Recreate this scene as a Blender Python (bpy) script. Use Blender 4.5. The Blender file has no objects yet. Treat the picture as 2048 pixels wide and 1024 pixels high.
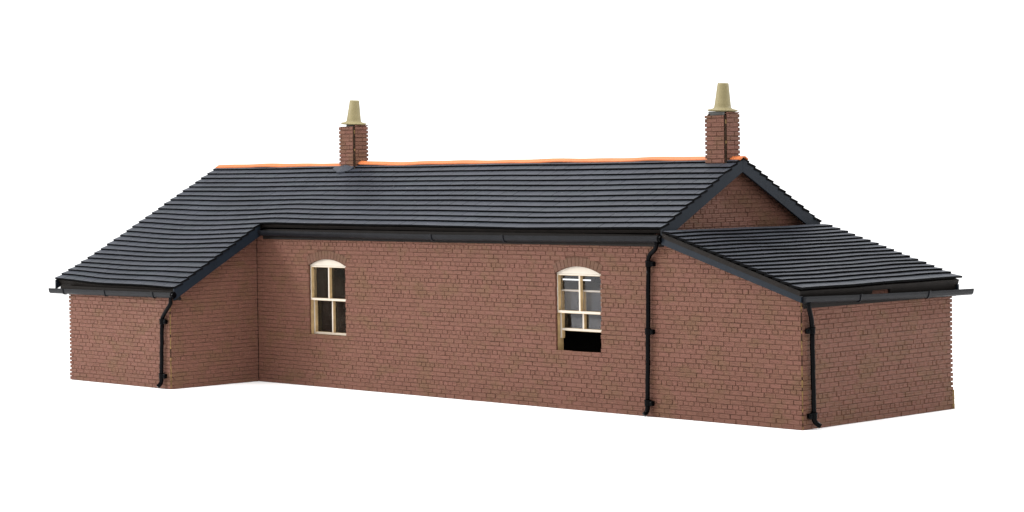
import bpy, math, random
from mathutils import Vector, Matrix
random.seed(11)
SC = bpy.context.scene
COL = SC.collection
PI = math.pi

# ------------------------------------------------------------------ plan of the model (units follow its courses of brick)
A, W, L, D = 3.491, 2.154, 13.839, 4.101          # wing length, wing projection, front length, depth
X1, X0, XL = 10.971, 0.2455, -3.897               # gable verge, wing verge, left verge
S = 0.5475                                        # main pitch (rise / run)
YE, ZE = -0.0923, 3.158                           # main eave
YW = -2.211                                       # wing eave
YR = D / 2
ZR = ZE + S * (YR - YE)
LX0, LZ0, LX1, LZ1 = 11.03, 3.124, 13.944, 2.2345  # lean-to roof, top and eave
SL = (LZ0 - LZ1) / (LX1 - LX0)
CH = 0.0785                                       # one brick course
BL = 0.239                                        # one stretcher


# ------------------------------------------------------------------ mesh helpers
class MB:
    def __init__(self):
        self.v, self.f, self.m = [], [], []

    def add(self, verts, faces, mats=0):
        b = len(self.v)
        self.v += [tuple(p) for p in verts]
        for i, fc in enumerate(faces):
            self.f.append([b + k for k in fc])
            self.m.append(mats if isinstance(mats, int) else mats[i])

    def hexa(self, p, mats=0):
        """eight corners: 0-3 bottom loop, 4-7 top loop; faces: bottom, top, then the sides 01 12 23 30"""
        self.add(p, [(3, 2, 1, 0), (4, 5, 6, 7), (0, 1, 5, 4), (1, 2, 6, 5), (2, 3, 7, 6), (3, 0, 4, 7)], mats)

    def box(self, x0, x1, y0, y1, z0, z1, mats=0):
        self.hexa([(x0, y0, z0), (x1, y0, z0), (x1, y1, z0), (x0, y1, z0),
                   (x0, y0, z1), (x1, y0, z1), (x1, y1, z1), (x0, y1, z1)], mats)

    def prism(self, poly, fn, d0, d1, mf=0, ms=0, mb_=None):
        """convex polygon poly [(u, w)] swept from depth d0 (front) to d1; fn(u, w, d) -> point"""
        n = len(poly)
        vs = [fn(u, w, d0) for u, w in poly] + [fn(u, w, d1) for u, w in poly]
        fs = [tuple(range(n)), tuple(range(2 * n - 1, n - 1, -1))]
        fs += [(i, i + n, (i + 1) % n + n, (i + 1) % n) for i in range(n)]
        self.add(vs, fs, [mf, ms if mb_ is None else mb_] + [ms] * n)

    def tube(self, pts, r, n=12, mat=0, cap=True):
        pts = [Vector(p) for p in pts]
        rs = r if isinstance(r, (list, tuple)) else [r] * len(pts)
        rings = []
        ref = Vector((0.31, 0.87, 0.11))
        for i, p in enumerate(pts):
            t = (pts[min(i + 1, len(pts) - 1)] - pts[max(i - 1, 0)]).normalized()
            a = t.cross(ref).normalized()
            b = t.cross(a)
            rings.append([p + rs[i] * (math.cos(2 * PI * k / n) * a + math.sin(2 * PI * k / n) * b) for k in range(n)])
        vs = [q for rg in rings for q in rg]
        fs = []
        for i in range(len(pts) - 1):
            for k in range(n):
                fs.append((i * n + k, i * n + (k + 1) % n, (i + 1) * n + (k + 1) % n, (i + 1) * n + k))
        if cap:
            fs.append(tuple(range(n - 1, -1, -1)))
            fs.append(tuple((len(pts) - 1) * n + k for k in range(n)))
        self.add(vs, fs, mat)

    def build(self, name, mats, parent=None, smooth=False, bevel=0, bseg=2):
        me = bpy.data.meshes.new(name)
        me.from_pydata(self.v, [], self.f)
        for m in (mats if isinstance(mats, (list, tuple)) else [mats]):
            me.materials.append(m)
        me.polygons.foreach_set('material_index', self.m)
        me.update()
        import bmesh
        bm = bmesh.new()
        bm.from_mesh(me)
        bmesh.ops.recalc_face_normals(bm, faces=bm.faces)
        bm.to_mesh(me)
        bm.free()
        if smooth:
            me.shade_smooth() if hasattr(me, 'shade_smooth') else None
            for p in me.polygons:
                p.use_smooth = True
        o = bpy.data.objects.new(name, me)
        COL.objects.link(o)
        if parent:
            o.parent = parent
        if bevel:
            md = o.modifiers.new('soft edges', 'BEVEL')
            md.width, md.segments, md.limit_method, md.angle_limit = bevel, bseg, 'ANGLE', math.radians(35)
        return o


def clip(poly, a, b, c):
    """keep a*u + b*w <= c"""
    out = []
    n = len(poly)
    for i in range(n):
        p, q = poly[i], poly[(i + 1) % n]
        fp, fq = a * p[0] + b * p[1] - c, a * q[0] + b * q[1] - c
        if fp <= 0:
            out.append(p)
        if (fp < 0 < fq) or (fq < 0 < fp):
            t = fp / (fp - fq)
            out.append((p[0] + t * (q[0] - p[0]), p[1] + t * (q[1] - p[1])))
    res = []
    for p in out:
        if not res or abs(p[0] - res[-1][0]) + abs(p[1] - res[-1][1]) > 1e-5:
            res.append(p)
    if len(res) > 1 and abs(res[0][0] - res[-1][0]) + abs(res[0][1] - res[-1][1]) < 1e-5:
        res.pop()
    return res


def halfplanes(poly):
    n = len(poly)
    hp = []
    for i in range(n):
        (x0, y0), (x1, y1) = poly[i], poly[(i + 1) % n]
        a, b = (y1 - y0), -(x1 - x0)          # outward normal of a counter-clockwise polygon
        hp.append((a, b, a * x0 + b * y0))
    return hp


def clip_all(poly, hps):
    for h in hps:
        if len(poly) < 3:
            return []
        poly = clip(poly, *h)
    return poly if len(poly) >= 3 else []


def area(poly):
    return 0.5 * sum(poly[i][0] * poly[(i + 1) % len(poly)][1] - poly[(i + 1) % len(poly)][0] * poly[i][1] for i in range(len(poly)))


def inset(poly, d):
    out = poly
    for a, b, c in halfplanes(poly):
        l = math.hypot(a, b)
        if l < 1e-7:
            continue
        out = clip(out, a / l, b / l, c / l - d)
        if len(out) < 3:
            return []
    return out


# ------------------------------------------------------------------ materials
K = 0.765                                         # reflectance scale under this lighting


def nodes(name):
    m = bpy.data.materials.new(name)
    m.use_nodes = True
    nt = m.node_tree
    return m, nt, nt.nodes['Principled BSDF']


def N(nt, t, **kw):
    n = nt.nodes.new(t)
    for k, v in kw.items():
        if k in n.inputs.keys() if isinstance(k, str) else False:
            n.inputs[k].default_value = v
        else:
            setattr(n, k, v)
    return n


def mixc(nt, fac, a, b):
    n = nt.nodes.new('ShaderNodeMix')
    n.data_type = 'RGBA'
    for sock, val in ((n.inputs[0], fac), (n.inputs[6], a), (n.inputs[7], b)):
        if isinstance(val, bpy.types.NodeSocket):
            nt.links.new(val, sock)
        else:
            sock.default_value = val if not isinstance(val, tuple) else (*val, 1)
    return n.outputs[2]


def noise(nt, scale, detail=3, stretch=(1, 1, 1), rough=0.55):
    tc = nt.nodes.new('ShaderNodeTexCoord')
    mp = nt.nodes.new('ShaderNodeMapping')
    mp.inputs['Scale'].default_value = stretch
    nz = nt.nodes.new('ShaderNodeTexNoise')
    nz.inputs['Scale'].default_value = scale
    nz.inputs['Detail'].default_value = detail
    nz.inputs['Roughness'].default_value = rough
    nt.links.new(tc.outputs['Object'], mp.inputs['Vector'])
    nt.links.new(mp.outputs['Vector'], nz.inputs['Vector'])
    return nz.outputs['Fac']


def ramp(nt, src, *stops):
    r = nt.nodes.new('ShaderNodeValToRGB')
    el = r.color_ramp.elements
    while len(el) < len(stops):
        el.new(0.5)
    for e, (p, c) in zip(el, stops):
        e.position = p
        e.color = (*c, 1) if isinstance(c, tuple) else (c, c, c, 1)
    nt.links.new(src, r.inputs['Fac'])
    return r.outputs['Color']


def bump(nt, bs, src, strength, dist=0.01):
    b = nt.nodes.new('ShaderNodeBump')
    b.inputs['Strength'].default_value = strength
    b.inputs['Distance'].default_value = dist
    nt.links.new(src, b.inputs['Height'])
    nt.links.new(b.outputs['Normal'], bs.inputs['Normal'])


def simple(name, col, rough=0.6, spec=0.3, var=0.25, nscale=9, bstr=0.0, bscale=60, col2=None):
    m, nt, bs = nodes(name)
    col = tuple(c * K for c in col)
    c2 = tuple(c * K for c in col2) if col2 else tuple(c * (1 - var) for c in col)
    nt.links.new(mixc(nt, ramp(nt, noise(nt, nscale, 4), (0.35, 0.0), (0.65, 1.0)), col, c2), bs.inputs['Base Color'])
    bs.inputs['Roughness'].default_value = rough
    bs.inputs['Specular IOR Level'].default_value = spec
    if bstr:
        bump(nt, bs, noise(nt, bscale, 3), bstr)
    return m


def brick_material(name, ca, cb, cc, khaki):
    ca, cb, cc, khaki = [(K * q[0] * 1.00, K * q[1] * 0.955, K * q[2] * 0.88) for q in (ca, cb, cc, khaki)]
    m, nt, bs = nodes(name)
    geo = nt.nodes.new('ShaderNodeNewGeometry')
    rnd = geo.outputs['Random Per Island']
    base = ramp(nt, rnd, (0.0, ca), (0.35, cb), (0.7, cc), (1.0, ca))
    patch = ramp(nt, noise(nt, 1.7, 5, (1, 1, 1.6), 0.6), (0.5, 0.0), (0.64, 0.75))
    col = mixc(nt, patch, base, khaki)
    grain = ramp(nt, noise(nt, 7, 4, (1.2, 1.2, 9.0), 0.65), (0.3, 0.76), (0.7, 1.16))
    mul = nt.nodes.new('ShaderNodeMix')
    mul.data_type = 'RGBA'
    mul.blend_type = 'MULTIPLY'
    mul.inputs[0].default_value = 1
    nt.links.new(col, mul.inputs[6])
    nt.links.new(grain, mul.inputs[7])
    nt.links.new(mul.outputs[2], bs.inputs['Base Color'])
    bs.inputs['Roughness'].default_value = 0.62
    bs.inputs['Specular IOR Level'].default_value = 0.14
    bump(nt, bs, noise(nt, 14, 4, (1.2, 1.2, 6.0), 0.7), 0.55, 0.012)
    return m


M = {}
M['brick'] = brick_material('red brown brick card', (0.176, 0.083, 0.063), (0.169, 0.081, 0.060), (0.182, 0.084, 0.066), (0.150, 0.083, 0.050))
M['arch'] = brick_material('brown arch brick card', (0.138, 0.073, 0.052), (0.130, 0.071, 0.048), (0.145, 0.074, 0.055), (0.13, 0.075, 0.047))
M['mortar'] = simple('cut joint in brick card', (0.134, 0.066, 0.046), 0.85, 0.1, 0.4, 5)
M['char'] = simple('scorched card edge', (0.040, 0.022, 0.012), 0.8, 0.1, 0.5, 14)
M['mdf'] = simple('tan fibreboard edge', (0.25, 0.155, 0.055), 0.75, 0.15, 0.55, 12)
M['tanedge'] = simple('pale tan card edge', (0.66, 0.46, 0.23), 0.7, 0.2, 0.25, 9)
M['cream'] = simple('cream painted card', (0.66, 0.59, 0.50), 0.55, 0.3, 0.06, 6)
M['inside'] = simple('shade black lining', (0.012, 0.010, 0.009), 0.9, 0.05, 0.2, 4)  # near-black colour carries the shade of the closed interior
M['fascia'] = simple('dark brown card', (0.013, 0.010, 0.0085), 0.65, 0.12, 0.3, 7)
M['navy'] = simple('navy grey painted board', (0.0105, 0.0155, 0.0235), 0.5, 0.13, 0.18, 3, 0.08, 40)
M['gutter'] = simple('charcoal plastic gutter', (0.0085, 0.009, 0.0115), 0.40, 0.11, 0.35, 8, 0.10, 20)
M['pipe'] = simple('gloss black downpipe', (0.0015, 0.0015, 0.002), 0.14, 0.045, 0.3, 8, 0.15, 24)
M['orange'] = simple('orange ridge tile', (0.60, 0.172, 0.052), 0.55, 0.3, 0.12, 4, 0.05, 30)
M['pot'] = simple('buff chimney pot', (0.250, 0.209, 0.103), 0.55, 0.3, 0.16, 5, 0.12, 14, (0.215, 0.178, 0.082))
M['grey'] = simple('grey cement', (0.12, 0.12, 0.115), 0.8, 0.2, 0.3, 9)
M['black'] = simple('pot flue black', (0.01, 0.01, 0.008), 0.9, 0.05)


def slate_material():
    m, nt, bs = nodes('blue grey slate card')
    geo = nt.nodes.new('ShaderNodeNewGeometry')
    rnd = geo.outputs['Random Per Island']
    base = ramp(nt, rnd, (0.0, (0.023, 0.027, 0.036)), (0.5, (0.028, 0.031, 0.041)), (1.0, (0.026, 0.031, 0.039)))
    cloud = ramp(nt, noise(nt, 1.1, 4), (0.3, 0.85), (0.7, 1.12))
    mul = nt.nodes.new('ShaderNodeMix')
    mul.data_type, mul.blend_type = 'RGBA', 'MULTIPLY'
    mul.inputs[0].default_value = 1
    nt.links.new(base, mul.inputs[6])
    nt.links.new(cloud, mul.inputs[7])
    speck = ramp(nt, noise(nt, 26, 2, (1, 1, 1), 0.4), (0.735, 0.0), (0.78, 0.6))
    nt.links.new(mixc(nt, speck, mul.outputs[2], (0.30, 0.30, 0.31)), bs.inputs['Base Color'])
    bs.inputs['Roughness'].default_value = 0.5
    bs.inputs['Specular IOR Level'].default_value = 0.23
    bump(nt, bs, noise(nt, 35, 4), 0.18, 0.006)
    return m


M['slate'] = slate_material()
M['slateedge'] = simple('burnt black slate edge', (0.0045, 0.0045, 0.005), 0.9, 0.04, 0.3, 10)


def glass_material():
    m = bpy.data.materials.new('window glazing')
    m.use_nodes = True
    nt = m.node_tree
    nt.nodes.clear()
    out = nt.nodes.new('ShaderNodeOutputMaterial')
    tr = nt.nodes.new('ShaderNodeBsdfTransparent')
    gl = nt.nodes.new('ShaderNodeBsdfGlossy')
    tr.inputs['Color'].default_value = (0.93, 0.93, 0.94, 1)
    gl.inputs['Color'].default_value = (0.72, 0.73, 0.77, 1)
    nz = noise(nt, 2.2, 2)
    mr = nt.nodes.new('ShaderNodeMapRange')
    mr.inputs['To Min'].default_value, mr.inputs['To Max'].default_value = 0.01, 0.05
    nt.links.new(nz, mr.inputs['Value'])
    nt.links.new(mr.outputs['Result'], gl.inputs['Roughness'])
    # Schlick reflectance from the angle between the pane and the view
    geo = nt.nodes.new('ShaderNodeNewGeometry')
    vd = nt.nodes.new('ShaderNodeVectorMath')
    vd.operation = 'DOT_PRODUCT'
    nt.links.new(geo.outputs['Normal'], vd.inputs[0])
    nt.links.new(geo.outputs['Incoming'], vd.inputs[1])

    def mth(op, a, b=None):
        q = nt.nodes.new('ShaderNodeMath')
        q.operation = op
        for sck, val in ((q.inputs[0], a), (q.inputs[1], b)):
            if isinstance(val, bpy.types.NodeSocket):
                nt.links.new(val, sck)
            elif val is not None:
                sck.default_value = val
        return q.outputs[0]
    c = mth('ABSOLUTE', vd.outputs['Value'])
    p = mth('POWER', mth('SUBTRACT', 1.0, c), 5.0)
    fac = mth('ADD', mth('MULTIPLY', p, 0.96), 0.04)
    mx = nt.nodes.new('ShaderNodeMixShader')
    nt.links.new(fac, mx.inputs[0])
    nt.links.new(tr.outputs[0], mx.inputs[1])
    nt.links.new(gl.outputs[0], mx.inputs[2])
    df = nt.nodes.new('ShaderNodeBsdfDiffuse')  # brownish veil paints extra lightness into the dark panes
    df.inputs['Color'].default_value = (0.30, 0.26, 0.20, 1)
    pane_veil = nt.nodes.new('ShaderNodeMixShader')
    dr = nt.nodes.new('ShaderNodeMapRange')
    dr.inputs['From Min'].default_value, dr.inputs['From Max'].default_value = 0.3, 0.7
    dr.inputs['To Min'].default_value, dr.inputs['To Max'].default_value = 0.012, 0.034
    nt.links.new(noise(nt, 3.0, 3), dr.inputs['Value'])
    nt.links.new(dr.outputs['Result'], pane_veil.inputs[0])
    nt.links.new(mx.outputs[0], pane_veil.inputs[1])
    nt.links.new(df.outputs[0], pane_veil.inputs[2])
    nt.links.new(pane_veil.outputs[0], out.inputs['Surface'])
    return m


M['glass'] = glass_material()
m, nt, bs = nodes('white studio surface')
nt.links.new(mixc(nt, noise(nt, 0.2, 2), (0.96, 0.96, 0.96), (0.95, 0.95, 0.95)), bs.inputs['Base Color'])
bs.inputs['Roughness'].default_value = 1
bs.inputs['Specular IOR Level'].default_value = 0
M['white'] = m

# ------------------------------------------------------------------ the building
root = bpy.data.objects.new('brick_building', None)
COL.objects.link(root)
root.empty_display_size = 0.5
root['label'] = 'long red brick single-storey model building with dark slate roof, orange ridge tiles and two chimneys'
root['category'] = 'building'

TH = 0.055                                        # thickness of a brick sheet


def wall_fn(o, ud, nd):
    o, ud, nd = Vector(o), Vector(ud), Vector(nd)
    return lambda u, w, d: o + ud * u - nd * d + Vector((0, 0, w))


def arc_z(op, u):
    c = 0.5 * (op['a'] + op['b'])
    h = op['crown'] - op['spring']
    w = op['b'] - op['a']
    R = (w * w / 4 + h * h) / (2 * h)
    dx = min(abs(u - c), w / 2)
    return op['crown'] - R + math.sqrt(R * R - dx * dx)


def arc_R(op):
    h, w = op['crown'] - op['spring'], op['b'] - op['a']
    return (w * w / 4 + h * h) / (2 * h)


RING = 0.165


def cut_half(op, z):
    w = (op['b'] - op['a']) / 2
    if z < op['sill'] or op.get('slot') and z > op['crown']:
        return 0
    if z < op['spring'] or op.get('slot'):
        return w
    R = arc_R(op)
    cz = op['crown'] - R
    k = (R + RING) / R
    ox, oz = w * k, cz + (op['spring'] - cz) * k
    if z < oz:
        return w + (ox - w) * (z - op['spring']) / (oz - op['spring'])
    q = (R + RING) ** 2 - (z - cz) ** 2
    return math.sqrt(q) if q > 0 else 0


def brick_wall(o, ud, nd, poly, openings=(), shift=0.0, lends=0.05, rends=0.05, phase=3, gaps=(0.002, 0.004, 0.0065, 0.0085, 0.0105), extra_back=0.0):
    """one laser-cut sheet: every brick a chamfered block standing proud of the joint behind it"""
    fn = wall_fn(o, ud, nd)
    mb = MB()
    hp = halfplanes(poly)
    umin, umax = min(p[0] for p in poly), max(p[0] for p in poly)
    zmax = max(p[1] for p in poly)
    zmin = min(p[1] for p in poly)
    # backing
    bp = [(a, b, c) for a, b, c in hp]
    bp += [(-1, 0, -(umin + lends)), (1, 0, umax - rends)]
    cuts = {umin, umax}
    for op in openings:
        n = 1 if op.get('slot') else 12
        for i in range(n + 1):
            cuts.add(op['a'] + (op['b'] - op['a']) * i / n)
        if not op.get('slot'):
            cuts.add(op['a'] - 0.012)
            cuts.add(op['b'] + 0.024)
    cuts = sorted(cuts)
    for ua, ub in zip(cuts[:-1], cuts[1:]):
        um = 0.5 * (ua + ub)
        op = next((q for q in openings if q['a'] - (0 if q.get('slot') else 0.012) < um < q['b'] + (0 if q.get('slot') else 0.024)), None)
        strip = [(ua, zmin), (ub, zmin), (ub, zmax), (ua, zmax)]
        if not op:
            pcs = [strip]
        else:
            za, zb = (op['crown'], op['crown']) if op.get('slot') else (arc_z(op, ua), arc_z(op, ub))
            pcs = [[(ua, zmin), (ub, zmin), (ub, op['sill']), (ua, op['sill'])], [(ua, za), (ub, zb), (ub, zmax), (ua, zmax)]]
        for pc in pcs:
            pc = clip_all(pc, bp)
            if pc and area(pc) > 1e-6:
                mb.prism(pc, fn, 0.012, TH + extra_back, 1, 1, 2)
    # bricks
    nrow = int(math.ceil((zmax) / CH)) + 1
    for r in range(nrow):
        z0, z1 = r * CH, (r + 1) * CH
        if z0 > zmax or z1 < zmin:
            continue
        header = r % 4 == phase
        bl = BL / 2 if header else BL
        qq, blk = (r - phase - 1) % 4, (r - phase - 1) // 4
        off = (BL / 4 if header else (BL / 2 if (qq + blk) % 2 == 0 else 0)) + shift
        segs = [(umin, umax)]
        for op in openings:
            zm = 0.5 * (z0 + z1)
            if op.get('slot') and z0 < op['crown'] and z1 > op['sill']:
                zm = 0.5 * (op['sill'] + op['crown'])
            h = cut_half(op, zm)
            if z1 <= op['sill'] + 0.01 or h <= 0:
                continue
            c = 0.5 * (op['a'] + op['b'])
            ns = []
            for a, b in segs:
                if c + h <= a or c - h >= b:
                    ns.append((a, b))
                    continue
                if c - h > a:
                    ns.append((a, c - h))
                if c + h < b:
                    ns.append((c + h, b))
            segs = ns
        k0 = int(math.floor((umin - off) / bl)) - 1
        k1 = int(math.ceil((umax - off) / bl)) + 1
        jz = random.uniform(-0.002, 0.002)
        for k in range(k0, k1):
            ba, bb = off + k * bl, off + (k + 1) * bl
            for sa, sb in segs:
                a, b = max(ba, sa), min(bb, sb)
                if b - a < 0.018:
                    continue
                g = random.choice((0.0008, 0.002, 0.004, 0.006, 0.008))
                gz = random.choice(gaps)
                if (a == umin and lends > 0.04) or (b == umax and rends > 0.04):
                    gz = 0.0125
                ga = 0 if a == umin else g
                gb = 0 if b == umax else g
                q = [(a + ga, z0 + gz * 0.7 + jz), (b - gb, z0 + gz * 0.7 + jz), (b - gb, z1 - gz * 0.7 + jz), (a + ga, z1 - gz * 0.7 + jz)]
                q = clip_all(q, hp)
                if not q or area(q) < 2e-4:
                    continue
                if z0 < 0.5 * CH:
                    q = [(u, max(w, 0.0005)) for u, w in q]
                ins = inset(q, 0.0075)
                dpt = random.choice((-0.002, 0.0, 0.0, 0.002, 0.004, 0.006))
                if len(ins) == len(q):
                    n = len(q)
                    vs = [fn(u, w, dpt) for u, w in ins] + [fn(u, w, dpt + 0.006) for u, w in q] + [fn(u, w, TH - 0.003) for u, w in q]
                    fs = [(i, (i + 1) % n, (i + 1) % n + n, i + n) for i in range(n)]
                    fs += [(i + n, (i + 1) % n + n, (i + 1) % n + 2 * n, i + 2 * n) for i in range(n)]
                    pan = inset(q, 0.020) if random.random() < 0.75 else []
                    pan2 = inset(q, 0.026) if pan else []
                    if len(pan) == n and len(pan2) == n:
                        pd = random.uniform(0.001, 0.006)
                        vs += [fn(u, w, dpt) for u, w in pan] + [fn(u, w, dpt + pd) for u, w in pan2]
                        fs += [(i, (i + 1) % n, (i + 1) % n + 3 * n, i + 3 * n) for i in range(n)]
                        fs += [(i + 3 * n, (i + 1) % n + 3 * n, (i + 1) % n + 4 * n, i + 4 * n) for i in range(n)]
                        fs.append(tuple(4 * n + i for i in range(n)))
                    else:
                        fs.append(tuple(range(n)))
                    mb.add(vs, fs, 0)
                else:
                    mb.prism(q, fn, dpt, TH - 0.003, 0, 0)
    return mb


BR = [M['brick'], M['mortar'], M['inside']]
LW = dict(a=1.620, b=2.710, sill=1.010, spring=2.372, crown=2.490)
RW = dict(a=8.388, b=9.462, sill=1.005, spring=2.372, crown=2.490)

# main front wall with the lean-to's flank
pm = [(0.0, 0), (L - 0.022, 0), (L - 0.022, 2.266 - 0.145), (X1 + 0.02, 3.124 - 0.13), (0.0, 2.99)]
main_wall = brick_wall((0, 0, 0), (1, 0, 0), (0, -1, 0), pm, [LW, RW], 0.03, 0.0, 0.03).build('brick_wall', BR, root)
# wing flank (faces right), wing front, left end
fl = [(0.0, 0), (W - 0.012, 0), (W - 0.012, ZE + S * (YE) - 0.09 + 0.0), (W - 0.012, 2.93), (0.0, 1.86)]
fl = [(0.022, 0), (W, 0), (W, ZE - S * (0 - 0) + S * (0 - YE) - 0.12), (0.022, ZE + S * (-W + 0.022 - YE) - 0.12)]
wing_flank = brick_wall((0, -W, 0), (0, 1, 0), (1, 0, 0), fl, [], 0.07, 0.03, 0.0).build('brick_wall', BR, root)
wf = [(0, 0), (A - 0.022, 0), (A - 0.022, 1.90), (0, 1.90)]
wing_front = brick_wall((-A, -W, 0), (1, 0, 0), (0, -1, 0), wf, [], 0.0, 0.05, 0.03).build('brick_wall', BR, root)
# left end: faces -x, u runs from back to front
hw = D + W - 0.06
le = [(0, 0), (hw, 0), (hw, 1.88), (YR, ZR - 0.14), (0, 3.05)]
brick_wall((-A + 0.05, D, 0), (0, -1, 0), (-1, 0, 0), le, [], 0, 0.05, 0.0).build('brick_wall', BR, root)
# lean-to end (faces right)
we = [(0.022, 0), (D, 0), (D, 2.13), (0.022, 2.13)]
end_wall = brick_wall((L, 0, 0), (0, 1, 0), (1, 0, 0), we, [], 0.1, 0.03, 0.05, phase=2).build('brick_wall', BR, root)
# back wall, with a slot added so a streak of light shows through the front window
SLOT = dict(a=L - 0.05 - 5.40, b=L - 0.05 - 4.56, sill=1.968, spring=2.0, crown=2.000, slot=True)
bk = [(0, 0), (L - 0.05 + A - 0.0, 0), (L - 0.05 + A, 2.98), (L - 0.05 - X1, 2.98), (0, 2.12)]
back_wall = brick_wall((L - 0.05, D - 0.012, 0), (-1, 0, 0), (0, 1, 0), bk, [SLOT], 0, 0.0, 0.05).build('brick_wall', BR, root)
# gable above the lean-to, set back behind the bargeboards
GX = X1 - 0.235
gb = [(0.06, 2.7), (D - 0.06, 2.7), (D - 0.06, ZR - S * (D - 0.06 - YR) - 0.11), (YR, ZR - 0.11), (0.06, ZR - S * (YR - 0.06) - 0.11)]
gable_wall = brick_wall((GX, 0, 0), (0, 1, 0), (1, 0, 0), gb, [], 0.05, 0.0, 0.0).build('brick_wall', BR, root)


def corner_strip(x0, x1, y0, y1, z0, z1, wall):
    mb = MB()
    n = int((z1 - z0) / 0.055)
    for i in range(n):
        a, b = z0 + (z1 - z0) * i / n, z0 + (z1 - z0) * (i + 1) / n
        j = random.uniform(0, 0.006)
        mb.box(x0 + j, x1 - j * 0.6, y0 + j, y1, a + 0.0006, b, 0 if random.random() < 0.62 else 1)
    return mb.build('corner_strip', [M['mdf'], M['char']], wall)


corner_strip(L - 0.021, L - 0.006, 0.005, 0.021, 0.0005, 2.09, main_wall)
corner_strip(-0.021, -0.004, -W + 0.006, -W + 0.021, 0.0005, 1.80, wing_front)
# the uncut foot of the back sheet, showing past the far corner
mb = MB()
for i in range(4):
    mb.box(L - 0.055, L - 0.004 - 0.004 * (i % 2), D - 0.030, D + 0.036, 0.001 + i * 0.082, (i + 1) * 0.082 - 0.001, 0)
mb.build('corner_strip', [M['mdf']], end_wall)


def brick_arch(op):
    mb = MB()
    fn = wall_fn((0, 0, 0), (1, 0, 0), (0, -1, 0))
    R = arc_R(op)
    c, cz = 0.5 * (op['a'] + op['b']), op['crown'] - R
    half = math.asin((op['b'] - op['a']) / 2 / R)
    n = 13
    for i in range(n):
        t0, t1 = -half + 2 * half * i / n + 0.0014, -half + 2 * half * (i + 1) / n - 0.0014
        q = []
        for t, r in ((t0, R), (t1, R), (t1, R + RING), (t0, R + RING)):
            q.append((c + r * math.sin(t), cz + r * math.cos(t)))
        d = random.uniform(-0.001, 0.003)
        ins = inset(q, 0.006)
        if len(ins) == 4:
            vs = [fn(u, w, d) for u, w in ins] + [fn(u, w, d + 0.005) for u, w in q] + [fn(u, w, TH) for u, w in q]
            fs = [(0, 1, 2, 3)] + [(k, (k + 1) % 4, (k + 1) % 4 + 4, k + 4) for k in range(4)]
            fs += [(k + 4, (k + 1) % 4 + 4, (k + 1) % 4 + 8, k + 8) for k in range(4)]
            mb.add(vs, fs, 0)
    return mb.build('brick_arch', [M['arch']], main_wall)


brick_arch(LW)
brick_arch(RW)

# ------------------------------------------------------------------ windows
# faces of a hexa: bottom, top, front(-y), right, back, left
WT = [1, 1, 0, 1, 1, 1]


def sash(parent, x0, x1, z0, z1, y0, y1, sw=0.048, rw=0.045, mw=0.042, horn=0.0):
    mb = MB()
    mb.box(x0, x0 + sw, y0, y1, z0 - horn, z1, WT)
    mb.box(x1 - sw, x1, y0, y1, z0 - horn, z1, WT)
    e = 0.0015
    mb.box(x0 + sw, x1 - sw, y0 + e, y1 - e, z0, z0 + rw, WT)
    mb.box(x0 + sw, x1 - sw, y0 + e, y1 - e, z1 - rw * 0.7, z1, WT)
    xm = 0.5 * (x0 + x1)
    mb.box(xm - mw / 2, xm + mw / 2, y0 + 2 * e, y1 - 2 * e, z0 + rw, z1 - rw * 0.7, WT)
    o = mb.build('sash', [M['cream'], M['tanedge']], parent, bevel=0.004, bseg=1)
    for xa, xb in ((x0 + sw, xm - mw / 2), (xm + mw / 2, x1 - sw)):
        g = MB()
        yg = y1 - 0.012
        g.box(xa + 0.001, xb - 0.001, yg, yg + 0.004, z0 + rw + 0.001, z1 - rw * 0.7 - 0.001)
        g.build('glass_pane', M['glass'], parent)
    return o


def window(op, dx, meet, low0, low1, horn):
    mb = MB()
    a, b = op['a'] - 0.03, op['b'] - 0.02
    # box frame: jambs and bottom board behind the brick opening
    mb.box(a - 0.06, a - 0.003, 0.0585, 0.225, op['sill'] - 0.05, op['spring'] + 0.05, WT)
    mb.box(b + 0.044, b + 0.13, 0.0585, 0.225, op['sill'] - 0.05, op['spring'] + 0.05, WT)
    mb.box(a - 0.002, b + 0.043, 0.0585, 0.225, op['sill'] - 0.06, op['sill'] - 0.012, WT)
    win = mb.build('sash_window', [M['cream'], M['tanedge']], root)
    # arched head board
    hb = MB()
    n = 16
    zt = op['spring'] - 0.012
    A0, B0 = op['a'] - 0.035, op['b'] + 0.02
    for i in range(n):
        u0, u1 = A0 + (B0 - A0) * i / n, A0 + (B0 - A0) * (i + 1) / n
        q = [(u0, zt), (u1, zt), (u1, arc_z(op, u1) + 0.03), (u0, arc_z(op, u0) + 0.03)]
        hb.prism(q, wall_fn((0, 0, 0), (1, 0, 0), (0, -1, 0)), 0.0575, 0.075)
    hb.build('arched_head', [M['cream']], win)
    sash(win, a, b + 0.036, meet, op['spring'] - 0.014, 0.0585, 0.135)
    sash(win, a + 0.004, b + 0.040, low0, low1, 0.140, 0.212, horn=horn)
    return win


window(LW, 0, 1.680, 1.012, 1.715, 0.0)
window(RW, 0, 1.668, 1.355, 2.075, 0.135)

# ------------------------------------------------------------------ roofs
AN = math.atan(S)
CA, SA = math.cos(AN), math.sin(AN)


def bumpf(x, c, w):
    return math.exp(-((x - c) / w) ** 2)


def sstep(a, b, x):
    t = max(0.0, min(1.0, (x - a) / (b - a)))
    return t * t * (3 - 2 * t)


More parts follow.
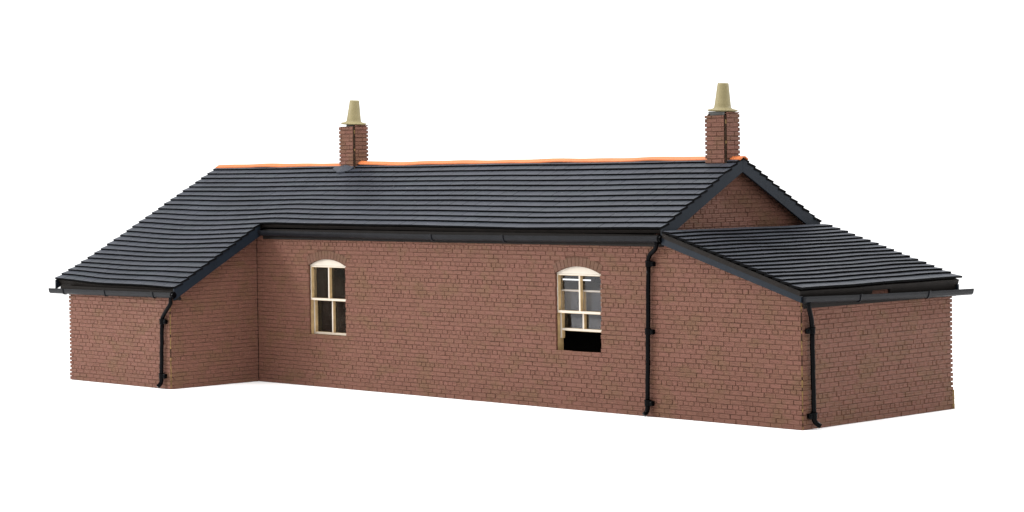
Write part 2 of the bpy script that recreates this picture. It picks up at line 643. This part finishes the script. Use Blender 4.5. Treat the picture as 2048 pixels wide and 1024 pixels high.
def warp_front(x, d):
    y = YR - d * CA
    z = 0.055 * sstep(-2.2, -3.9, x) * sstep(-1.3, -2.2, y)
    z -= 0.060 * bumpf(x, -1.9, 1.5) * bumpf(y, -0.5, 1.1)
    z -= 0.020 * sstep(-1.0, 0.2, x) * sstep(-1.2, -2.2, y) * (1 - sstep(0.2, 0.6, x))
    z -= 0.026 * bumpf(x, 7.3, 2.2) * bumpf(y, 0.2, 1.2)
    z += 0.014 * bumpf(x, 0.6, 0.7) * bumpf(y, 0.1, 0.8)
    z += 0.003 * math.sin(1.3 * x + 0.6 * y) + 0.0012 * math.sin(3.1 * x - 2.2 * y)
    return z


def front_pt(x, d, h):
    return (x, YR - d * CA - h * SA, ZR - d * SA + h * CA + warp_front(x, d))


def back_pt(x, d, h):
    return (x, YR + d * CA + h * SA, ZR - d * SA + h * CA + 0.004 * math.sin(2.3 * x))


AL = math.atan(SL)
CL, SNL = math.cos(AL), math.sin(AL)


def lean_pt(y, d, h):
    w = 0.004 * math.sin(1.6 * y + d) + 0.003 * math.sin(3.7 * y - 2 * d)
    return (LX0 + d * CL + h * SNL, y, LZ0 - d * SNL + h * CL + w)


SM = [1, 0, 1, 1, 1, 1]                            # bottom, top, four sides


def slate_rows(mb, pt, rows, width=0.34, t=0.037, back=0.05):
    """rows: (tail distance, head distance, x0, x1); slates overlap the row below"""
    for r, (dt, dh, xa, xb) in enumerate(rows):
        off = (r % 2) * width / 2 + random.uniform(-0.02, 0.02)
        k = math.floor((xa - off) / width) - 1
        wob = random.uniform(0, 6.28)
        tj = random.uniform(-0.006, 0.006)
        while off + k * width < xb:
            a, b = max(off + k * width, xa), min(off + (k + 1) * width, xb)
            k += 1
            if b - a < 0.02:
                continue
            g = random.choice((0.001, 0.0025, 0.004, 0.0055, 0.0055))
            a2 = a if a == xa else a + g
            b2 = b if b == xb else b - g
            if a == xa:
                a2 += random.uniform(-0.014, 0.010)
            if b == xb:
                b2 += random.uniform(-0.010, 0.014)
            nseg = 3
            tl = random.uniform(-0.0012, 0.0012) + tj
            hh = random.uniform(-0.0008, 0.001)
            vs = []
            for i in range(nseg + 1):
                x = a2 + (b2 - a2) * i / nseg
                w = 0.002 * math.sin(0.9 * x + wob)
                vs += [pt(x, dt + tl, 0.001 + hh + w), pt(x, dh, -t - 0.004), pt(x, dt + tl, t + hh + w), pt(x, dh, 0.0)]
            fs, ms = [], []
            for i in range(nseg):
                o, q = 4 * i, 4 * i + 4
                fs += [(o + 2, q + 2, q + 3, o + 3), (o, o + 1, q + 1, q), (o, q, q + 2, o + 2), (o + 1, o + 3, q + 3, q + 1)]
                ms += [0, 1, 1, 1]
            e = 4 * nseg
            fs += [(0, 2, 3, 1), (e, e + 1, e + 3, e + 2)]
            ms += [1, 1]
            mb.add(vs, fs, ms)


SLATE = [M['slate'], M['slateedge']]
DE = (YR - YE) / CA                                # slope distance of the main eave
DW = (YR - YW) / CA
mb = MB()
rows = []
n1 = 13
for i in range(n1):
    dt = DE * (i + 1) / n1
    rows.append((dt, dt - DE / n1 * 1.12, XL, X1))
for i in range(13):
    dt = DE + (DW - DE) * (i + 1) / 13
    rows.append((dt, dt - (DW - DE) / 13 * 1.12, XL, X0))
slate_rows(mb, front_pt, rows)
mb.build('slate_roof', SLATE, root)
mb = MB()
slate_rows(mb, back_pt, [(DE * (i + 1) / n1, DE * (i + 1) / n1 - DE / n1 * 1.12, XL, X1) for i in range(n1)])
mb.build('slate_roof', SLATE, root)
mb = MB()
DL = (LX1 - LX0) / CL
rows = []
nl = 17
gl = (DL - 0.06) / nl
for i in range(nl):
    dt = gl * (i + 1) + (0.06 if i == nl - 1 else 0)
    rows.append((dt, max(gl * i - gl * 0.12, -0.02), -0.129, 4.230))
slate_rows(mb, lean_pt, rows)
mb.build('slate_roof', SLATE, root)


def deck(pt, x0, x1, d0, d1, h0, h1, n=24, m='fascia', name='roof_deck', parent=root):
    mb = MB()
    vs, fs = [], []
    for i in range(n + 1):
        x = x0 + (x1 - x0) * i / n
        vs += [pt(x, d0, h0), pt(x, d1, h0), pt(x, d1, h1), pt(x, d0, h1)]
    for i in range(n):
        o, q = 4 * i, 4 * i + 4
        fs += [(o + k, q + k, q + (k + 1) % 4, o + (k + 1) % 4) for k in range(4)]
    e = 4 * n
    fs += [(0, 1, 2, 3), (e + 3, e + 2, e + 1, e)]
    mb.add(vs, fs, 0)
    return mb.build(name, M[m], parent)


deck(front_pt, XL + 0.05, X1 - 0.06, 0.02, DE - 0.035, -0.038, -0.105)
deck(front_pt, XL + 0.05, X0 - 0.055, DE - 0.033, DW - 0.030, -0.036, -0.115)
deck(back_pt, XL + 0.05, X1 - 0.06, 0.02, DE - 0.035, -0.038, -0.105)
deck(lean_pt, -0.112, 4.20, 0.0, DL - 0.02, -0.036, -0.115)

deck(front_pt, XL + 0.03, X0 - 0.056, DW - 0.075, DW - 0.026, -0.117, -0.290, name='eave_board')
deck(lean_pt, -0.064, 1.80, DL - 0.100, DL - 0.024, -0.117, -0.172, name='eave_board')
deck(lean_pt, 2.28, 4.195, DL - 0.100, DL - 0.024, -0.117, -0.230, name='eave_board')

# ridge tiles: folded orange strips, in three lengths between the chimneys
CX1, CX2, CWX, CWY = 0.630, 10.511, 0.48, 0.388


def ridge(x0, x1, lift0, lift1):
    mb = MB()
    n = max(4, int((x1 - x0) / 0.2))
    vs, fs = [], []
    for i in range(n + 1):
        x = x0 + (x1 - x0) * i / n
        t = i / n
        up = 0.006 * math.sin(2.2 * x) + 0.004 * math.sin(5.1 * x)
        up += lift0 * math.exp(-(x - x0) / 0.45) + lift1 * math.exp(-(x1 - x) / 0.45)
        zt = ZR + 0.039 + up
        wd = 0.112 + 0.008 * math.sin(3.3 * x + 1)
        prof = [(-wd, -wd * S * 0.82), (-0.02, 0), (0.02, 0), (wd, -wd * S * 0.82)]
        vs += [(x, YR + a, zt + b) for a, b in prof]
        vs += [(x, YR + a * 0.97, zt + b - 0.022) for a, b in reversed(prof)]
    for i in range(n):
        o, q = 8 * i, 8 * i + 8
        fs += [(o + k, q + k, q + (k + 1) % 8, o + (k + 1) % 8) for k in range(8)]
    e = 8 * n
    fs += [tuple(range(7, -1, -1)), tuple(e + k for k in range(8))]
    mb.add(vs, fs, 0)
    return mb.build('ridge_tile', M['orange'], root)


ridge(XL + 0.01, CX1 - CWX / 2 - 0.004, 0.004, -0.03)
ridge(CX1 + CWX / 2 + 0.004, CX2 - CWX / 2 - 0.004, 0.028, -0.01)
ridge(CX2 + CWX / 2 + 0.004, X1 + 0.03, 0.0, 0.0)

# bargeboards
def vboard(name, x0, x1, line, top, bot, mat='navy'):
    """a board standing in a plane x = const, following the points line [(y, z)]"""
    mb = MB()
    for (ya, za), (yb, zb) in zip(line[:-1], line[1:]):
        mb.hexa([(x0, ya, za - bot), (x1, ya, za - bot), (x1, yb, zb - bot), (x0, yb, zb - bot),
                 (x0, ya, za - top), (x1, ya, za - top), (x1, yb, zb - top), (x0, yb, zb - top)])
    return mb.build(name, M[mat], root, bevel=0.003, bseg=1)


def zf(y):
    return ZR - S * abs(YR - y)


vboard('bargeboard', X1 - 0.055, X1 - 0.008, [(-0.045, zf(-0.045)), (YR, ZR), (4.19, zf(4.19))], 0.006, 0.243)
vboard('bargeboard', X0 - 0.052, X0 - 0.010, [(-2.216, zf(-2.216) + warp_front(X0, DW)), (-1.2, zf(-1.2) + warp_front(X0, (YR + 1.2) / CA)), (-0.09, zf(-0.09))], 0.012, 0.232)
# left verge boards
vboard('bargeboard', XL + 0.010, XL + 0.048, [(-2.216, zf(-2.216) + 0.05), (-1.0, zf(-1.0)), (YR, ZR), (4.19, zf(4.19))], 0.012, 0.20)
mb = MB()
for y0, y1 in ((-0.108, -0.066), (4.150, 4.190)):
    xa, xb = X1 + 0.012, LX1 - 0.026
    za, zb = LZ0 - SL * (xa - LX0), LZ0 - SL * (xb - LX0)
    mb = MB()
    mb.hexa([(xa, y0, za - 0.235), (xb, y0, zb - 0.218), (xb, y1, zb - 0.218), (xa, y1, za - 0.235),
             (xa, y0, za - 0.118), (xb, y0, zb - 0.118), (xb, y1, zb - 0.118), (xa, y1, za - 0.118)])
    mb.build('bargeboard', M['navy'], root, bevel=0.003, bseg=1)

# fascia boards behind the gutters
mb = MB()
mb.box(X0 + 0.0, X1 - 0.01, -0.035, -0.012, 2.862, 3.06)
mb.build('fascia_board', M['fascia'], root)
mb = MB()
mb.box(-A - 0.25, X0 - 0.06, -W - 0.030, -W - 0.010, 1.80, 1.925)
mb.build('fascia_board', M['fascia'], root)
mb = MB()
mb.box(L + 0.010, L + 0.034, 0.03, 4.16, 1.925, 2.035)
mb.build('fascia_board', M['fascia'], root)

# ------------------------------------------------------------------ gutters
PROF = [(0.0, 0.0), (0.0, -0.055), (0.018, -0.088), (0.048, -0.103), (0.082, -0.100), (0.108, -0.078), (0.122, -0.035), (0.126, 0.006),
        (0.116, 0.008), (0.112, -0.033), (0.100, -0.068), (0.078, -0.088), (0.050, -0.091), (0.026, -0.079), (0.011, -0.050), (0.011, 0.0)]


def gutter(path, out, joints, stops):
    """path: points along the back top edge; out: outward direction"""
    out = Vector(out)
    path = [Vector(p) for p in path]
    mb = MB()
    n = len(PROF)
    vs, fs = [], []
    for p in path:
        vs += [p + out * a + Vector((0, 0, b)) for a, b in PROF]
    for i in range(len(path) - 1):
        fs += [(i * n + k, i * n + (k + 1) % n, (i + 1) * n + (k + 1) % n, (i + 1) * n + k) for k in range(n)]
    e = (len(path) - 1) * n
    fs += [(k, k + 1, n - 2 - k, n - 1 - k) for k in range(7)] + [(e + k, e + k + 1, e + n - 2 - k, e + n - 1 - k) for k in range(7)]
    mb.add(vs, fs, 0)
    for p, dr in ((path[0], (path[0] - path[1]).normalized()), (path[-1], (path[-1] - path[-2]).normalized())):
        ring_ = [p + dr * 0.0015 + out * a + Vector((0, 0, b)) for a, b in PROF[:8]]
        mb.add(ring_ + [q + dr * 0.008 for q in ring_], [tuple(range(8)), tuple(range(15, 7, -1))] + [(k, (k + 1) % 8, (k + 1) % 8 + 8, k + 8) for k in range(8)], 0)
    g = mb.build('gutter', M['gutter'], root)

    def at(t):
        tot = sum((path[i + 1] - path[i]).length for i in range(len(path) - 1))
        s = t * tot
        for i in range(len(path) - 1):
            l = (path[i + 1] - path[i]).length
            if s <= l + 1e-6:
                return path[i].lerp(path[i + 1], s / l), (path[i + 1] - path[i]).normalized()
            s -= l
        return path[-1], (path[-1] - path[-2]).normalized()

    for t in joints:
        c, dr = at(t)
        jm = MB()
        outer = PROF[:8]
        vs = []
        for s in (-0.020, 0.020):
            for k in (1.0, 1.24):
                vs += [c + dr * s + out * (0.063 + (a - 0.063) * (k + 0.02)) + Vector((0, 0, -0.045 + (b + 0.045) * (k + 0.03))) for a, b in outer]
        m_ = len(outer)
        fs = []
        for k in range(m_ - 1):
            fs += [(m_ + k, m_ + k + 1, 3 * m_ + k + 1, 3 * m_ + k), (k, k + 1, m_ + k + 1, m_ + k), (2 * m_ + k, 2 * m_ + k + 1, 3 * m_ + k + 1, 3 * m_ + k)]
        fs += [(0, m_, 3 * m_, 2 * m_), (m_ - 1, 2 * m_ - 1, 4 * m_ - 1, 3 * m_ - 1)]
        jm.add(vs, fs, 0)
        jm.build('gutter_joint', M['gutter'], g)
    for t in stops:
        c, dr = at(t)
        sm = MB()
        s = 1 if t > 0.5 else -1
        sm.tube([c + out * 0.063 + dr * s * k + Vector((0, 0, -0.045)) for k in (0.0, 0.02, 0.024, 0.055)], [0.070, 0.074, 0.060, 0.057], 20, 0)
        sm.build('stop_end', M['pipe'], g, smooth=False)
    return g


gutter([(X0 + 0.01, -0.045, 3.030), (3.0, -0.045, 3.016), (5.6, -0.045, 3.004), (8.0, -0.045, 3.012), (X1 - 0.03, -0.045, 3.036)],
       (0, -1, 0), [0.478, 0.655], [1.0])
gutter([(-3.98, -W - 0.032, 1.862), (-2.0, -W - 0.032, 1.870), (0.225, -W - 0.032, 1.888)], (0, -1, 0), [0.12, 0.47, 0.86], [1.0])
gutter([(L + 0.036, -0.065, 2.116), (L + 0.036, 1.4, 2.080), (L + 0.036, 3.3, 2.044), (L + 0.036, 4.50, 2.032)], (1, 0, 0), [0.31, 0.72], [])


# ------------------------------------------------------------------ downpipes
def smooth_path(pts, n=6):
    pts = [Vector(p) for p in pts]
    P = [pts[0]] + pts + [pts[-1]]
    out = []
    for i in range(1, len(P) - 2):
        p0, p1, p2, p3 = P[i - 1:i + 3]
        for k in range(n):
            t = k / n
            out.append(0.5 * (2 * p1 + (p2 - p0) * t + (2 * p0 - 5 * p1 + 4 * p2 - p3) * t * t + (3 * p1 - p0 - 3 * p2 + p3) * t ** 3))
    out.append(pts[-1])
    return out


def downpipe(neck, foot, collars, shoe, ear, normal, r=0.039):
    """neck: swan-neck points ending at the top of the straight length; ear: direction of the bracket lug"""
    mb = MB()
    a, b = Vector(neck[-1]), Vector(foot)
    mb.tube(smooth_path(neck), r, 14)
    mb.tube([a.lerp(b, i / 10) + Vector((0.002 * math.sin(i * 2.1), 0.002 * math.cos(i * 1.7), 0)) for i in range(11)], r, 14)
    mb.tube(smooth_path([b + Vector((0, 0, 0.02))] + [Vector(s) for s in shoe]), r * 1.06, 14)
    o = mb.build('downpipe', M['pipe'], root, smooth=True)
    ear, normal = Vector(ear), Vector(normal)
    for t in collars:
        c = a.lerp(b, t)
        cm = MB()
        cm.tube([c + Vector((0, 0, z)) for z in (-0.055, -0.05, 0.03, 0.036, 0.052, 0.056)], [r * 1.1, r * 1.32, r * 1.32, r * 1.5, r * 1.5, r * 1.2], 16)
        p = c + ear * (r * 0.8) - normal * 0.02
        q = c + ear * (r * 0.8 + 0.085) - normal * 0.02
        up = Vector((0, 0, 1))
        h = 0.045
        cm.hexa([p - up * h - normal * 0.03, q - up * h - normal * 0.03, q - up * h + normal * 0.035, p - up * h + normal * 0.035,
                 p + up * h - normal * 0.03, q + up * h * 0.8 - normal * 0.03, q + up * h * 0.8 + normal * 0.03, p + up * h + normal * 0.035])
        bk_ = q + normal * 0.03
        cm.tube([bk_ - ear * 0.03, bk_ - ear * 0.03 + normal * 0.016], [0.026, 0.018], 10)
        cm.build('pipe_bracket', M['pipe'], o, bevel=0.006, bseg=2)
    return o


downpipe([(10.875, -0.108, 2.945), (10.870, -0.106, 2.89), (10.82, -0.085, 2.815), (10.70, -0.066, 2.735), (10.652, -0.062, 2.66), (10.650, -0.062, 2.60)],
         (10.586, -0.062, 0.20), [0.01, 0.485, 0.985], [(10.585, -0.064, 0.13), (10.583, -0.10, 0.075), (10.578, -0.14, 0.05)], (1, 0, 0), (0, -1, 0))
downpipe([(0.165, -W - 0.095, 1.800), (0.160, -W - 0.095, 1.735), (0.135, -W - 0.09, 1.67), (0.03, -W - 0.08, 1.575), (-0.135, -W - 0.062, 1.43), (-0.180, -W - 0.06, 1.36), (-0.181, -W - 0.06, 1.32)],
         (-0.226, -W - 0.06, 0.24), [0.0, 0.985], [(-0.228, -W - 0.064, 0.15), (-0.235, -W - 0.10, 0.085), (-0.250, -W - 0.14, 0.05)], (1, 0, 0), (0, -1, 0))
downpipe([(L + 0.105, 0.05, 2.04), (L + 0.105, 0.055, 1.96), (L + 0.092, 0.10, 1.86), (L + 0.074, 0.155, 1.75), (L + 0.062, 0.182, 1.65), (L + 0.062, 0.183, 1.60)],
         (L + 0.062, 0.205, 0.20), [0.02, 0.985], [(L + 0.066, 0.212, 0.14), (L + 0.10, 0.245, 0.085), (L + 0.135, 0.275, 0.05)], (0, -1, 0), (1, 0, 0))


# ------------------------------------------------------------------ chimneys
def chimney(cx, front_top, lean, tilt):
    hx, hy = CWX / 2, CWY / 2
    zt, zb = 5.130, 4.05
    y0, y1 = YR - hy, YR + hy
    mb = MB()
    parts = []
    for (o, ud, nd, w, ztop, le_, re_) in (
            ((cx - hx, y0, 0), (1, 0, 0), (0, -1, 0), CWX - 0.046, front_top, 0.035, 0.0),
            ((cx + hx, y0 + 0.042, 0), (0, 1, 0), (1, 0, 0), CWY - 0.042, zt, 0.0, 0.035),
            ((cx + hx - 0.036, y1 - 0.002, 0), (-1, 0, 0), (0, 1, 0), CWX - 0.036, zt, 0.0, 0.0),
            ((cx - hx + 0.036, y1 - 0.03, 0), (0, -1, 0), (-1, 0, 0), CWY - 0.06, zt - 0.03, 0.0, 0.0)):
        poly = [(0, zb), (w, zb), (w, ztop), (0, ztop)]
        s = brick_wall(o, ud, nd, poly, [], random.uniform(0.05, 0.2), le_, re_, phase=9, gaps=(0.010, 0.013, 0.016))
        base = len(mb.v)
        mb.v += s.v
        mb.f += [[k + base for k in f] for f in s.f]
        mb.m += s.m
    ch = mb.build('chimney', BR, root)
    # scorched joint on the near corner
    st = MB()
    n = 14
    for i in range(n):
        a, b = zb + (front_top - zb) * i / n, zb + (front_top - zb) * (i + 1) / n
        st.box(cx + hx - 0.045, cx + hx - 0.020, y0 + 0.018, y0 + 0.041, a, b - 0.001, 0)
        st.box(cx + hx - 0.0195, cx + hx - 0.014, y0 + 0.018, y0 + 0.0405, a + 0.02 * (i % 2), b - 0.004 * (i % 3) - 0.001, 1 if i % 5 == 2 else 0)
    st.build('corner_strip', [M['char'], M['mdf']], ch)
    fb = MB()
    fi = 0.055 if front_top < 5.09 else 0.13
    fb.box(cx - hx + fi, cx + hx - 0.058, y0 + fi * 0.75, y1 - 0.06, 4.6, zt + 0.014)
    fb.build('flaunching', [M['grey']], ch)
    # lead skirt where the stack meets the slates
    # pot: turned profile on a flat flange
    pr = [(0.0, 0.0), (0.235, 0.0), (0.262, 0.012), (0.268, 0.022), (0.255, 0.033), (0.200, 0.044), (0.164, 0.056), (0.150, 0.074), (0.143, 0.11),
          (0.098, 0.480), (0.094, 0.494), (0.082, 0.497), (0.070, 0.490), (0.068, 0.30)]
    pm_ = MB()
    seg = 36
    vs, fs, ms = [], [], []
    for r_, z_ in pr:
        for k in range(seg):
            th = 2 * PI * k / seg
            vs.append((r_ * math.cos(th) if r_ else 0.0005 * math.cos(th), r_ * math.sin(th) if r_ else 0.0005 * math.sin(th), z_))
    for i in range(len(pr) - 1):
        for k in range(seg):
            fs.append((i * seg + k, i * seg + (k + 1) % seg, (i + 1) * seg + (k + 1) % seg, (i + 1) * seg + k))
            ms.append(1 if i >= 12 else 0)
    fs.append(tuple((len(pr) - 1) * seg + k for k in range(seg)))
    ms.append(1)
    mt = Matrix.Translation((cx + 0.01, YR, zt + 0.014)) @ Matrix.Rotation(tilt, 4, 'Y') @ Matrix.Rotation(lean, 4, 'Y')
    pm_.add([mt @ Vector(v) for v in vs], fs, ms)
    pm_.build('chimney_pot', [M['pot'], M['black']], ch, smooth=True)
    return ch


chimney(CX1, 5.105, math.radians(2.5), math.radians(1.6))
chimney(CX2, 5.075, math.radians(1.0), math.radians(1.5))

# dressed slate apron in front of the left chimney, creased where it folds down the slope
mb = MB()
nx, nd = 10, 5
vs, fs = [], []
for top in (1, 0):
    for i in range(nx + 1):
        x = CX1 - 0.40 + 0.62 * i / nx
        t = abs(i / nx - 0.60) / 0.60
        dlow = 0.415 - 0.17 * min(1, t) ** 1.4
        for k in range(nd + 1):
            q = k / nd
            d = 0.185 + (dlow - 0.185) * q
            vs.append(front_pt(x, d, (0.040 + 0.040 * (1 - q) * (1 - min(1, t)) + 0.012 * (1 - min(1, t * 3))) if top else -0.03))
nn = (nx + 1) * (nd + 1)
for i in range(nx):
    for k in range(nd):
        a = i * (nd + 1) + k
        fs += [(a, a + 1, a + nd + 2, a + nd + 1), (nn + a, nn + a + nd + 1, nn + a + nd + 2, nn + a + 1)]
rim = [i * (nd + 1) for i in range(nx + 1)] + [nx * (nd + 1) + k for k in range(1, nd + 1)] + [i * (nd + 1) + nd for i in range(nx - 1, -1, -1)] + [k for k in range(nd - 1, 0, -1)]
for a, b in zip(rim, rim[1:] + rim[:1]):
    fs.append((a, b, nn + b, nn + a))
mb.add(vs, fs, 0)
mb.build('chimney_apron', [M['slate']], root)

# unseen near-black floor, added to keep the window openings dark
mb = MB()
mb.box(-A + 0.11, L - 0.06, 0.24, D - 0.075, 0.004, 0.03)
mb.box(-A + 0.11, -0.06, -W + 0.06, 0.236, 0.004, 0.03)
mb.build('added_dark_floor', [M['inside']], root)

# ------------------------------------------------------------------ setting
mb = MB()
mb.add([(-17, -17, 0), (27, -17, 0), (27, 16, 0), (-17, 16, 0)], [(0, 1, 2, 3)], 0)
gd = mb.build('ground', [M['white']])
gd['kind'] = 'structure'

wd = bpy.data.worlds.new('World')
SC.world = wd
wd.use_nodes = True
nt = wd.node_tree
bg = nt.nodes['Background']
tc = nt.nodes.new('ShaderNodeTexCoord')
sp = nt.nodes.new('ShaderNodeSeparateXYZ')
mr = nt.nodes.new('ShaderNodeMapRange')
mr.inputs['From Min'].default_value, mr.inputs['From Max'].default_value = 0.16, 0.55
mr.inputs['To Min'].default_value, mr.inputs['To Max'].default_value = 1.12, 0.72
nt.links.new(tc.outputs['Generated'], sp.inputs[0])
nt.links.new(sp.outputs['Z'], mr.inputs['Value'])
nt.links.new(mr.outputs['Result'], bg.inputs['Strength'])
bg.inputs['Color'].default_value = (1, 1, 1, 1)


def area_light(name, loc, target, size, power, col=(1, 1, 1)):
    ld = bpy.data.lights.new(name, 'AREA')
    ld.shape, ld.size, ld.size_y = 'RECTANGLE', size[0], size[1]
    ld.energy, ld.color = power, col
    o = bpy.data.objects.new(name, ld)
    COL.objects.link(o)
    o.location = loc
    o.rotation_euler = (Vector(target) - Vector(loc)).to_track_quat('-Z', 'Y').to_euler()
    return o


area_light('softbox_lamp', (-19, -24, 13), (5, 0, 1), (9, 7), 6500, (1.0, 0.98, 0.95))
area_light('overhead_softbox_lamp', (5, -2, 22), (5, 0, 0), (26, 22), 6600)
area_light('side_softbox_lamp', (20, 24, 18), (12, 2, 1.5), (4, 4), 3100)

# ------------------------------------------------------------------ camera
cd = bpy.data.cameras.new('camera')
cam = bpy.data.objects.new('camera', cd)
COL.objects.link(cam)
yaw, pitch, roll, f = 0.7960530, -0.0068489, -0.0140345, 4620.528
fwd = Vector((-math.sin(yaw) * math.cos(pitch), math.cos(yaw) * math.cos(pitch), math.sin(pitch)))
right = Vector((math.cos(yaw), math.sin(yaw), 0))
up = right.cross(fwd)
r2 = math.cos(roll) * right + math.sin(roll) * up
u2 = math.cos(roll) * up - math.sin(roll) * right
mw = Matrix((r2, u2, -fwd)).transposed().to_4x4()
mw.translation = (36.71986, -28.75433, 4.21790)
cam.matrix_world = mw
cd.sensor_width = 36
cd.lens = f / 2048 * 36
cd.shift_y = -(512 - 366.837) / 2048
cd.clip_start, cd.clip_end = 0.5, 2000
SC.camera = cam

SC.view_settings.view_transform = 'Standard'
SC.view_settings.look = 'None'
SC.view_settings.exposure = 0.40
SC.view_settings.gamma = 1
SC.view_settings.use_curve_mapping = False
SC.cycles.max_bounces = 8
SC.cycles.use_denoising = True
